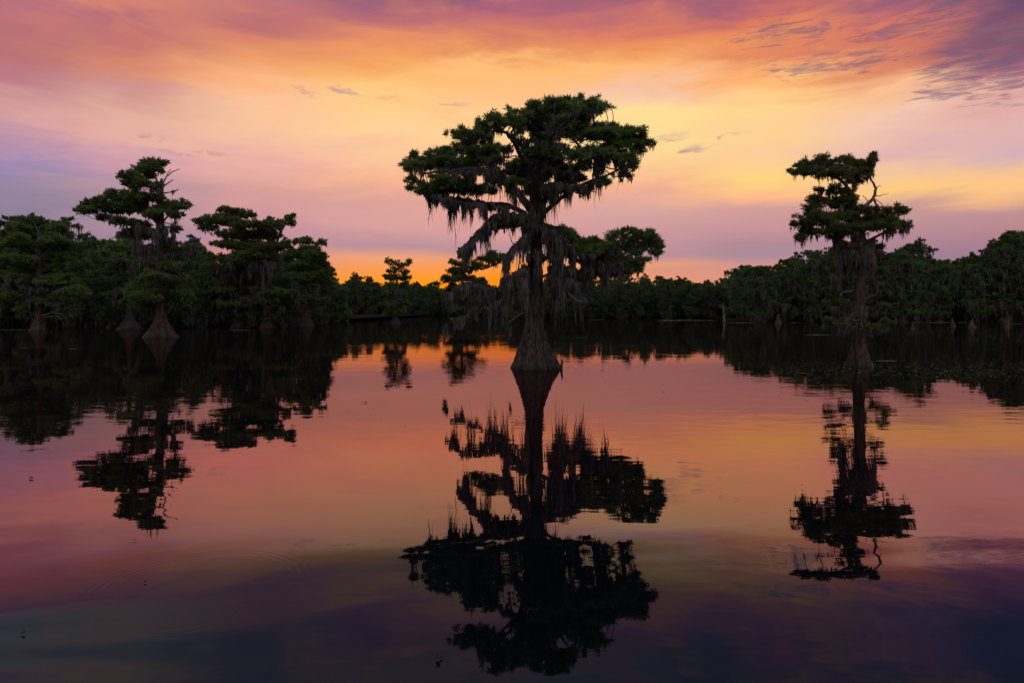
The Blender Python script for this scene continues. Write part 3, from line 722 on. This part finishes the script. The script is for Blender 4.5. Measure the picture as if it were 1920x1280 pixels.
traced_tree('cypress_tree', 'low moss-laden cypress crowding the left side of the wide fan-crowned one', 80., 449,
 [(625, 449, 21), (611, 449, 16), (598, 449, 9), (560, 450, 6), (500, 448, 4)], [([(450, 540), (430, 520), (405, 505)], 3.5, 1, -.4), ([(450, 550), (470, 535), (478, 520)], 3, 1, 0)],
 a2_pads, [([(400, 500), (440, 510), (475, 510)], 20, 60, 80, -.5), ([(395, 540), (450, 550)], 10, 40, 40, -.8)], [([(448, 532), (425, 520), (400, 503), (375, 496)], 2, .8, -1.5), ([(420, 567), (405, 562), (396, 568)], 1, .5, -1.5)], seed=44, tuft=.36, dens=130, K=6, R=4, nt=40, flute=.2, wid=.15, mossw=.045, extra_moss=.6)
l2_pads = [(240, 450, 22, 9), (215, 462, 20, 9), (262, 468, 20, 9), (232, 490, 26, 10), (205, 500, 16, 8), (262, 510, 18, 9), (225, 525, 24, 9), (250, 545, 20, 9), (215, 555, 20, 8), (240, 572, 26, 8), (195, 475, 12, 6)]
traced_tree('cypress_tree', 'slender mossy cypress standing just left of the tall spiked one on a cone-shaped base', 73., 242,
 [(632, 242, 27), (617, 242, 22), (606, 242, 15), (592, 243, 8), (540, 243, 6), (470, 242, 3)], [([(243, 520), (228, 495), (208, 470)], 3, 1, -.4), ([(243, 500), (256, 480), (264, 465)], 3, 1, .4)],
 l2_pads, [([(210, 480), (240, 490), (265, 490)], 20, 60, 90, -.4), ([(215, 540), (260, 545)], 14, 50, 50, -.8)], [], seed=45, tuft=.32, dens=150, K=6, R=3, nt=48, flute=.22, wid=.15, mossw=.045, extra_moss=.8)
n_pads = [(60, 440, 34, 13), (20, 455, 30, 12), (110, 455, 34, 12), (70, 470, 40, 13), (25, 490, 36, 12), (125, 485, 34, 12), (75, 505, 38, 12), (145, 515, 22, 11), (20, 525, 34, 11), (105, 530, 36, 11), (60, 545, 36, 10), (140, 550, 28, 10), (20, 560, 30, 10), (100, 565, 30, 9), (60, 578, 24, 8), (65, 418, 24, 10), (105, 430, 22, 9), (40, 432, 20, 9), (150, 498, 20, 9)]
traced_tree('cypress_tree', 'big rounded cypress at the far left with drooping layered boughs nearly touching the water', 68., 72,
 [(640, 72, 24), (620, 72, 18), (600, 73, 9), (560, 73, 7), (440, 73, 3)], [([(73, 540), (110, 510), (140, 500)], 4, 1, -.6), ([(73, 530), (40, 505), (15, 495)], 4, 1, -.4), ([(73, 490), (95, 465), (110, 450)], 3.5, 1, .3), ([(73, 560), (110, 560), (138, 555)], 3, 1, -1), ([(73, 500), (50, 470), (25, 455)], 3.5, 1, .4)],
 n_pads, [([(10, 520), (60, 540), (120, 545)], 10, 40, 60, -.8), ([(20, 560), (110, 570)], 8, 28, 50, -1)], [([(78, 592), (100, 586), (118, 590)], 1.2, .5, -2), ([(80, 596), (105, 592), (116, 600)], 1., .4, -2)], seed=46, tuft=.32, dens=150, K=7, R=4.6, nt=40, flute=.2, wid=.15, mossw=.04, extra_moss=.5, deep=.6)
s_pads = [(729, 491, 7, 4), (740, 495, 9, 5), (758, 497, 8, 4), (768, 492, 4, 4), (746, 504, 8, 4), (733, 510, 7, 3), (760, 511, 6, 4), (742, 522, 13, 6), (762, 520, 11, 6), (726, 519, 9, 5), (735, 539, 15, 7), (757, 538, 13, 7), (729, 554, 11, 7), (746, 554, 15, 8), (737, 572, 19, 7), (760, 570, 12, 6), (729, 588, 11, 6), (751, 586, 11, 7)]
traced_tree('cypress_tree', 'small isolated cypress with a forked tufted top against the orange horizon', 106., 741,
 [(618, 741, 14), (606, 741, 10), (596, 741, 6), (570, 742, 4), (520, 744, 2.5)], [([(744, 540), (745, 515), (735, 495)], 2, .7, 0), ([(745, 515), (756, 502), (767, 493)], 1.6, .6, 0)],
 s_pads, [([(725, 545), (760, 545)], 8, 26, 40, -.5)], [], seed=47, tuft=.36, dens=110, K=6, R=2, nt=32, wid=.15, mossw=.05, extra_moss=.5)
c_pads = [(848, 491, 7, 3), (858, 495, 9, 4), (850, 508, 10, 5), (871, 506, 17, 7), (860, 512, 18, 7), (836, 520, 7, 4), (850, 525, 20, 7), (873, 523, 22, 8), (895, 530, 18, 8), (850, 543, 22, 9), (880, 545, 22, 9), (855, 562, 22, 8), (885, 565, 20, 8), (865, 582, 24, 7)]
traced_tree('cypress_tree', 'layered cypress half hidden behind the moss curtain on the left of the largest one', 122., 865,
 [(612, 865, 13), (603, 865, 9), (590, 866, 5), (500, 866, 2)], [([(866, 540), (855, 520), (848, 495)], 2, .7, 0), ([(866, 530), (880, 515), (885, 508)], 2, .7, 0)],
 c_pads, [([(845, 560), (890, 560)], 8, 26, 40, -.5)], [], seed=48, tuft=.4, dens=90, K=6, R=3, nt=32, wid=.15, mossw=.05, extra_moss=.5)

# ------------------------------------------------------------------ bank trees


def bank_variant(seed, H=13.):
    """one generic swamp cypress, height H, with trunk, boughs, crown and moss"""
    rng = np.random.default_rng(seed)
    root = empty('bank_cypress', (0, 0, 0))
    lean = rng.normal(0, .25, 2)
    r0 = rng.uniform(.55, .8)
    rows = []
    for t, r in ((-.03, 1.0), (.0, .95), (.04, .62), (.10, .36), (.2, .28), (.5, .22), (.8, .12), (.93, .04)):
        rows.append([lean[0] * t * 2, lean[1] * t * 2, t * H, r * r0])
    mb = MB(); trunk_mesh(mb, rows, rng, nt=28, step=.35, flute=.22, reach=2.2)
    mb.obj('trunk', M_BARK, root, True)
    TR = smooth_path(rows, .3)
    fo, tw, ms = MB(), MB(), MB()
    mt, ml = [], []
    nl = rng.integers(27, 33)
    az = rng.uniform(0, 6.28)
    wide = rng.uniform(.7, 1.25)
    for i in range(nl):
        t = .09 + .88 * (i + rng.random() * .8) / nl
        az += 2.4 + rng.normal(0, .5)
        reach = wide * (1.5 + 2.6 * math.sin(math.pi * min(1, max(0, (t - .02) / 1.02))) ** .8) * rng.uniform(.65, 1.15)
        if t > .85: reach *= .75
        a = TR[np.argmin(np.abs(TR[:, 2] - t * H * .94))]
        dirv = np.array([math.cos(az), math.sin(az), 0])
        up = rng.uniform(.15, .5) * reach * (1.2 - t * .5) if t > .35 else rng.uniform(-.1, .25) * reach
        e = a[:3] + dirv * reach + np.array([0, 0, up])
        m_ = a[:3] + dirv * reach * .5 + np.array([0, 0, up * .25]) + rng.normal(0, .15, 3)
        b0 = min(a[3] * .8, .05 + .02 * reach)
        Q = smooth_path(np.array([[*a[:3], b0], [*m_, b0 * .7], [*e, .015]]), .5)
        tube(tw, Q, 5, rng, .04)
        for k in range(rng.integers(3, 7)):
            q = Q[int(len(Q) * rng.uniform(.35, 1)) - 1, :3] if k else e
            c = q + rng.normal(0, .6, 3) * np.array([1, 1, .4]) + np.array([0, 0, .12])
            rx = rng.uniform(.35, .95)
            r = np.array([rx, rx * rng.uniform(.8, 1.2), rx * rng.uniform(.24, .45)])
            P, out, cc = pad_points(c, r, 60, .3, rng)
            tufts(fo, P, out, .36, 6, rng, .14)
            nm = rng.poisson(3.2)
            o = rng.uniform(-.8, .8, (nm, 3)) * r; o[:, 2] = -r[2] * .3
            mt += list(c + o); ml += list(rng.uniform(.4, 1., nm) ** 2 * 3.2)
    # leader tuft
    for k in range(4):
        c = TR[-1, :3] + rng.normal(0, .5, 3) * np.array([1, 1, .5])
        rx = rng.uniform(.5, .9)
        P, out, cc = pad_points(c, np.array([rx, rx, rx * .45]), 62, .3, rng)
        tufts(fo, P, out, .34, 5, rng, .2)
    fo.obj('crown', M_FOLF, root)
    tw.obj('boughs', M_BRANCH, root, True)
    moss_bunch(ms, mt, ml, rng, 6, .16, .045, 2)
    ms.obj('hanging_moss', M_MOSS, root)
    return root


variants = [bank_variant(100 + i) for i in range(9)]
used = [False] * len(variants)


def interp(tab, x):
    return float(np.interp(x, [a for a, b in tab], [b for a, b in tab]))


SKYLINE = [(-300, 415), (0, 404), (60, 402), (130, 406), (158, 440), (200, 438), (240, 432), (340, 440), (400, 462), (560, 470), (600, 488), (620, 508), (640, 515), (680, 511), (720, 511), (790, 520), (820, 528), (850, 526), (960, 524), (1060, 520),
           (1180, 516), (1210, 516), (1260, 509), (1300, 514), (1340, 524), (1352, 516), (1390, 497), (1430, 486), (1460, 480), (1490, 466), (1520, 462), (1560, 456), (1620, 460), (1680, 452), (1710, 458), (1740, 466), (1790, 484), (1800, 480), (1830, 474), (1855, 452), (1880, 440), (1905, 430), (1920, 428), (2250, 440)]


PLACES = {   # stretches of shore, named by what stands in front of them
 'left': [(40, 'left of the big rounded cypress at the far left'), (185, 'behind the big rounded cypress at the far left'), (335, 'behind the tall spiked left cypress'), (470, 'between the spiked and the fan-crowned cypresses'), (9999, 'behind the fan-crowned cypress and its right neighbour')],
 'gap': [(240, 'left of the tall spiked cypress'), (400, 'right beside the tall spiked cypress'), (9999, 'close around the fan-crowned cypress')],
 'far': [(640, 'where the left bank ends'), (735, 'left of the small fork-topped tree'), (850, 'right of the small fork-topped tree'), (9999, 'behind the moss curtain of the largest tree')],
 'mid': [(1060, 'behind the largest trunk'), (1200, 'under the low right limb of the largest tree'), (1310, 'in the open stretch left of the dead snag'), (9999, 'behind and beside the dead snag')],
 'right': [(1500, 'between the dead snag and the twisted right cypress'), (1600, 'just left of the twisted right cypress trunk'), (1720, 'just right of the twisted right cypress trunk'), (1840, 'behind the small stumps at right'), (9999, 'at the right edge, where the bank rises')],
}


def bank(key, d0, px0, px1, rows, spacing, seed, kind_front, kind_back):
    rng = np.random.default_rng(seed)
    made = {}
    for r in range(rows):
        d = d0 + r * 5.5
        x0, x1 = (px0 - CX) / F * d, (px1 - CX) / F * d
        x = x0 + rng.uniform(0, spacing)
        while x < x1:
            dd = d + rng.uniform(-2, 2)
            px = CX + x / dd * F
            Ht = CAMH + (HY - interp(SKYLINE, px)) / F * dd
            h = Ht * (rng.uniform(.5, .92) if r == 0 else rng.choice([rng.uniform(.66, .9), rng.uniform(.9, 1.04)]))
            if key == 'far': h *= .96 if abs(px - 741) > 40 else .84
            i = int(rng.integers(0, len(variants)))
            if not used[i]: o = variants[i]; used[i] = True
            else: o = copy_tree(variants[i])
            s = h / 13.0
            o.location = (x, dd, 0)
            o.rotation_euler = (0, 0, rng.uniform(0, 6.28))
            o.scale = (max(s, .8) * rng.uniform(.85, 1.1), max(s, .8) * rng.uniform(.85, 1.1), s)
            place = next(t for lim, t in PLACES[key] if px < lim)
            made.setdefault((r == 0, place), []).append((h / Ht, px, o))
            x += spacing * rng.uniform(.75, 1.3)
    for (front, place), L in made.items():
        kind = kind_front if front else kind_back
        grp = kind + ', ' + place
        L.sort(key=lambda e: -e[0])
        rest = L[:]
        special = []
        if len(rest) > 1: special.append(('tallest', rest.pop(0)))
        if front and len(rest) > 1: special.append(('lowest', rest.pop()))
        if front and len(rest) > 1:
            rest.sort(key=lambda e: e[1])
            special.append(('leftmost', rest.pop(0)))
            if len(rest) > 1: special.append(('rightmost', rest.pop()))
        for w, e in special: tag(e[2], w + ' ' + kind + ' ' + place, 'tree', grp)
        for e in rest: tag(e[2], kind + ' ' + place, 'tree', grp)


bank('left', 92, -160, 620, 4, 4.4, 1, 'mossy shore cypress', 'cypress crown inland')
bank('gap', 80, 120, 600, 1, 5.0, 8, 'low bushy cypress', '')
bank('far', 255, 560, 1010, 4, 6.5, 2, 'distant shore cypress', 'distant skyline cypress')
bank('mid', 165, 960, 1400, 4, 5.2, 3, 'mossy shore cypress', 'skyline cypress')
bank('right', 121, 1385, 2080, 4, 4.6, 4, 'mossy shore cypress', 'cypress crown inland')


# ------------------------------------------------------------------ woods behind (one mass)
def far_woods():
    rng = np.random.default_rng(9)
    mb = MB()
    for (d0, px0, px1, n, k) in ((118, -260, 640, 1500, .70), (283, 540, 1030, 1500, .66), (190, 950, 1420, 1300, .72), (146, 1370, 2200, 1500, .70)):
        px = rng.uniform(px0, px1, n)
        d = d0 + rng.uniform(0, 14, n)
        x = (px - CX) / F * d
        H = CAMH + (HY - np.interp(px, [a for a, b in SKYLINE], [b for a, b in SKYLINE])) / F * d
        z = H * k * rng.uniform(0.0, 1, n) ** 1.3 + .2
        for i in range(n):
            rx = rng.uniform(.9, 1.8) * (1.5 if d0 > 250 else 1.)
            P, out, cc = pad_points(np.array([x[i], d[i], z[i]]), np.array([rx, rx, rx * .6]), 16, .4, rng)
            tufts(mb, P, out, .75, 4, rng, .35)
    o = mb.obj('woods', M_FOLF)
    tag(o, 'dense dark woods closing the view behind the bank trees', 'woods', kind='stuff')


far_woods()

# ------------------------------------------------------------------ setting
mb = MB(); mb.add([[-3000, -300, 0], [3000, -300, 0], [3000, 4000, 0], [-3000, 4000, 0]], [[0, 1, 2, 3]])
tag(mb.obj('water', M_WATER), kind='structure')


def ground():
    rng = np.random.default_rng(2)
    pts = [(-400, 104), (-120, 104), (-75, 105), (-40, 106), (-31, 106), (-40, 135), (-76, 270), (-5, 270), (0, 181), (45, 178), (47, 132), (70, 131), (140, 130), (500, 128)]
    P = np.array(sorted(pts, key=lambda p: 0) , float)
    P = smooth_path(np.column_stack([P, 0 * P[:, 0]]), 4.)
    n = len(P)
    mb = MB()
    front = P[:, :2] + rng.normal(0, .8, (n, 2))
    rings = []
    for k, (off, z) in enumerate(((0, -.1), (1.5, .12), (8, .35), (40, .5), (3000, .6))):
        rings.append(np.column_stack([front[:, 0], front[:, 1] + off, np.full(n, z)]))
    V = np.vstack(rings)
    f = [[k * n + i, k * n + i + 1, (k + 1) * n + i + 1, (k + 1) * n + i] for k in range(len(rings) - 1) for i in range(n - 1)]
    mb.add(V, f)
    tag(mb.obj('ground', M_GROUND), kind='structure')


ground()


def weeds():
    """thin mats of duckweed along the shores and specks by the right-hand tree"""
    rng = np.random.default_rng(3)
    mb = MB()
    for (px0, px1, py, w) in ((632, 718, 589.5, 3.), (760, 850, 590.5, 2.5), (408, 478, 597, 1.6), (580, 606, 602, .8), (0, 52, 618.5, .5), (140, 205, 591.5, 2), (340, 400, 592, 2.0), (1100, 1135, 599.5, 1.2), (1235, 1350, 600.5, 2.2), (1360, 1420, 605, .8),
                             (1480, 1500, 605, .8), (1505, 1560, 628, .35), (1230, 1280, 601, 1.5), (1690, 1820, 604.5, 1.), (1640, 1680, 677, .12), (128, 146, 654, .12), (38, 55, 653, .1), (430, 470, 619, .3), (1080, 1100, 633, .1), (1880, 1920, 607, .6)):
        d = CAMH * F / (py - HY)
        n = 26
        xs = np.linspace((px0 - CX) / F * d, (px1 - CX) / F * d, n)
        hw = w * np.sin(np.linspace(.05, math.pi - .05, n)) ** .5 * rng.uniform(.45, 1.2, n)
        cy = d + rng.normal(0, w * .3, n)
        V = np.vstack([np.column_stack([xs, cy - hw, np.full(n, .012)]), np.column_stack([xs, cy + hw, np.full(n, .012)])])
        mb.add(V, [[i, i + 1, n + i + 1, n + i] for i in range(n - 1)])
    n = 1500
    px = 1440 + 520 * rng.random(n) ** .8
    py = 690 + rng.normal(0, 11, n)
    for a, b in zip(px, py):
        if b < 660: continue
        d = CAMH * F / (b - HY)
        c = np.array([(a - CX) / F * d, d, .008]); r = rng.uniform(.009, .030)
        th = np.linspace(0, 6.28, 6, endpoint=False) + rng.random()
        V = c + np.column_stack([np.cos(th) * r * rng.uniform(.8, 1.8), np.sin(th) * r, 0 * th])
        mb.add(V, [[0, 1, 2, 3], [0, 3, 4, 5]])
    for _ in range(140):
        b = rng.uniform(620, 800); a = rng.uniform(0, 1920)
        d = CAMH * F / (b - HY)
        c = np.array([(a - CX) / F * d, d, .008]); r = rng.uniform(.006, .016)
        th = np.linspace(0, 6.28, 6, endpoint=False)
        mb.add(c + np.column_stack([np.cos(th) * r * 1.6, np.sin(th) * r, 0 * th]), [[0, 1, 2, 3], [0, 3, 4, 5]])
    tag(mb.obj('duckweed', M_WEED), 'thin pale green mats and specks of duckweed floating along the shores', 'duckweed', kind='stuff')


weeds()


def floater(px, py, size, n, seed, label, name='floating_leaf', cat='leaf'):
    rng = np.random.default_rng(seed)
    d = CAMH * F / (py - HY)
    size *= .65
    root_loc = ((px - CX) / F * d, d, 0.0)
    mb = MB()
    for k in range(n):
        c = np.array([rng.normal(0, size * .6), rng.normal(0, size * .3), .006 + .003 * k])
        L, w, a = size * rng.uniform(.5, 1), size * rng.uniform(.14, .3), rng.uniform(-.6, .6) + (math.pi if k % 2 else 0)
        ax, bx = np.array([math.cos(a), math.sin(a), 0]), np.array([-math.sin(a), math.cos(a), 0])
        t = np.array([-.5, -.2, .15, .5]); ww = np.array([.15, 1, .8, .08]) * w; lift = np.array([.012, 0, .002, .016]) * size * 8
        A = c + ax * (t * L)[:, None] + bx * ww[:, None]; B = c + ax * (t * L)[:, None] - bx * ww[:, None]
        M_ = c + ax * (t * L)[:, None]
        A[:, 2] += lift + .006; B[:, 2] += lift + .008; M_[:, 2] += lift
        V = np.vstack([A, M_, B])
        mb.add(V, [[i, i + 1, 5 + i, 4 + i] for i in range(3)] + [[4 + i, 5 + i, 9 + i, 8 + i] for i in range(3)])
    o = mb.obj(name, M_LEAF)
    o.location = root_loc
    tag(o, label, cat)


floater(685, 755, .09, 6, 1, 'thin dark twigs and leaves adrift in the left-centre water below the small isolated tree', 'floating_twigs', 'twigs')
floater(57, 897, .06, 4, 2, 'dark curled leaf clump afloat near the left edge of the picture', 'floating_leaf')
floater(252, 1013, .022, 2, 3, 'tiny dark leaf afloat above the large ripple ring')
floater(274, 1092, .022, 2, 4, 'tiny dark leaf afloat inside the large ripple ring')
floater(45, 1188, .03, 3, 5, 'small curled leaf afloat in the bottom left corner water')
floater(820, 1237, .045, 6, 6, 'dark clump of leaf litter afloat at the bottom beside the reflected treetop', 'leaf_clump', 'leaves')
floater(1130, 694, .07, 5, 7, 'row of dark leaf bits afloat just right of the largest trunk')
floater(1245, 735, .05, 2, 8, 'dark sliver of leaf afloat in the pink water right of the largest tree')


def stump(px, py, h_px, w_px, lean, mat_, label, seed, name='stump', twigs=0):
    rng = np.random.default_rng(seed)
    d = CAMH * F / (py - HY); s = d / F
    root = empty(name, ((px - CX) * s, d, 0)); tag(root, label, name.replace('_', ' '))
    H, w = h_px * s, w_px * s / 2
    rows = [[0, 0, -.3, w * 1.25], [0, 0, 0, w], [lean * H * .2, 0, H * .25, w * .66], [lean * H * .6, 0, H * .6, w * .42], [lean * H, 0, H, w * .25]]
    mb = MB(); trunk_mesh(mb, rows, rng, nt=24, step=.15, flute=.2, reach=1.5)
    mb.obj('trunk', mat_, root, True)
    for k in range(twigs):
        t = rng.uniform(.55, 1); a = rng.choice([-1, 1])
        p = np.array([lean * H * t, 0, H * t]); L = H * rng.uniform(.18, .35)
        e = p + np.array([a * L, rng.uniform(-.3, .3) * L, L * rng.uniform(.0, .8)])
        mb = MB(); tube(mb, smooth_path([[*p, .05], [*(p * .5 + e * .5 + np.array([0, 0, .15])), .035], [*e, .015]], .2), 6, rng, .01)
        mb.obj('dead_branch', mat_, root, True)


stump(1358, 603, 34, 5, -.08, M_DEAD, 'pale bare dead snag with short crooked twigs standing before the shore', 61, 'dead_snag', 6)
stump(1711, 617, 14, 7, 0, M_BARK, 'small squat stump poking out of the water right of the tall right-hand tree', 62)
stump(1787, 612, 16, 8, -.1, M_BARK, 'reddish broken stump at the right bank water edge, left of the tangled one', 63)
stump(1822, 614, 14, 13, 0, M_BRANCH, 'broad stump wrapped in tangled twigs at the right bank water edge', 64, 'stump', 5)
stump(1888, 615, 22, 9, .2, M_BARK, 'leaning hollow stump near the right edge of the picture', 65)
stump(1459, 607, 18, 12, 0, M_BARK, 'flared pale stump at the water edge left of the tall right-hand tree', 66)
stump(337, 597, 8, 16, 0, M_BARK, 'low dark stump between the tall spiked left tree and the wide fan-crowned tree', 67)
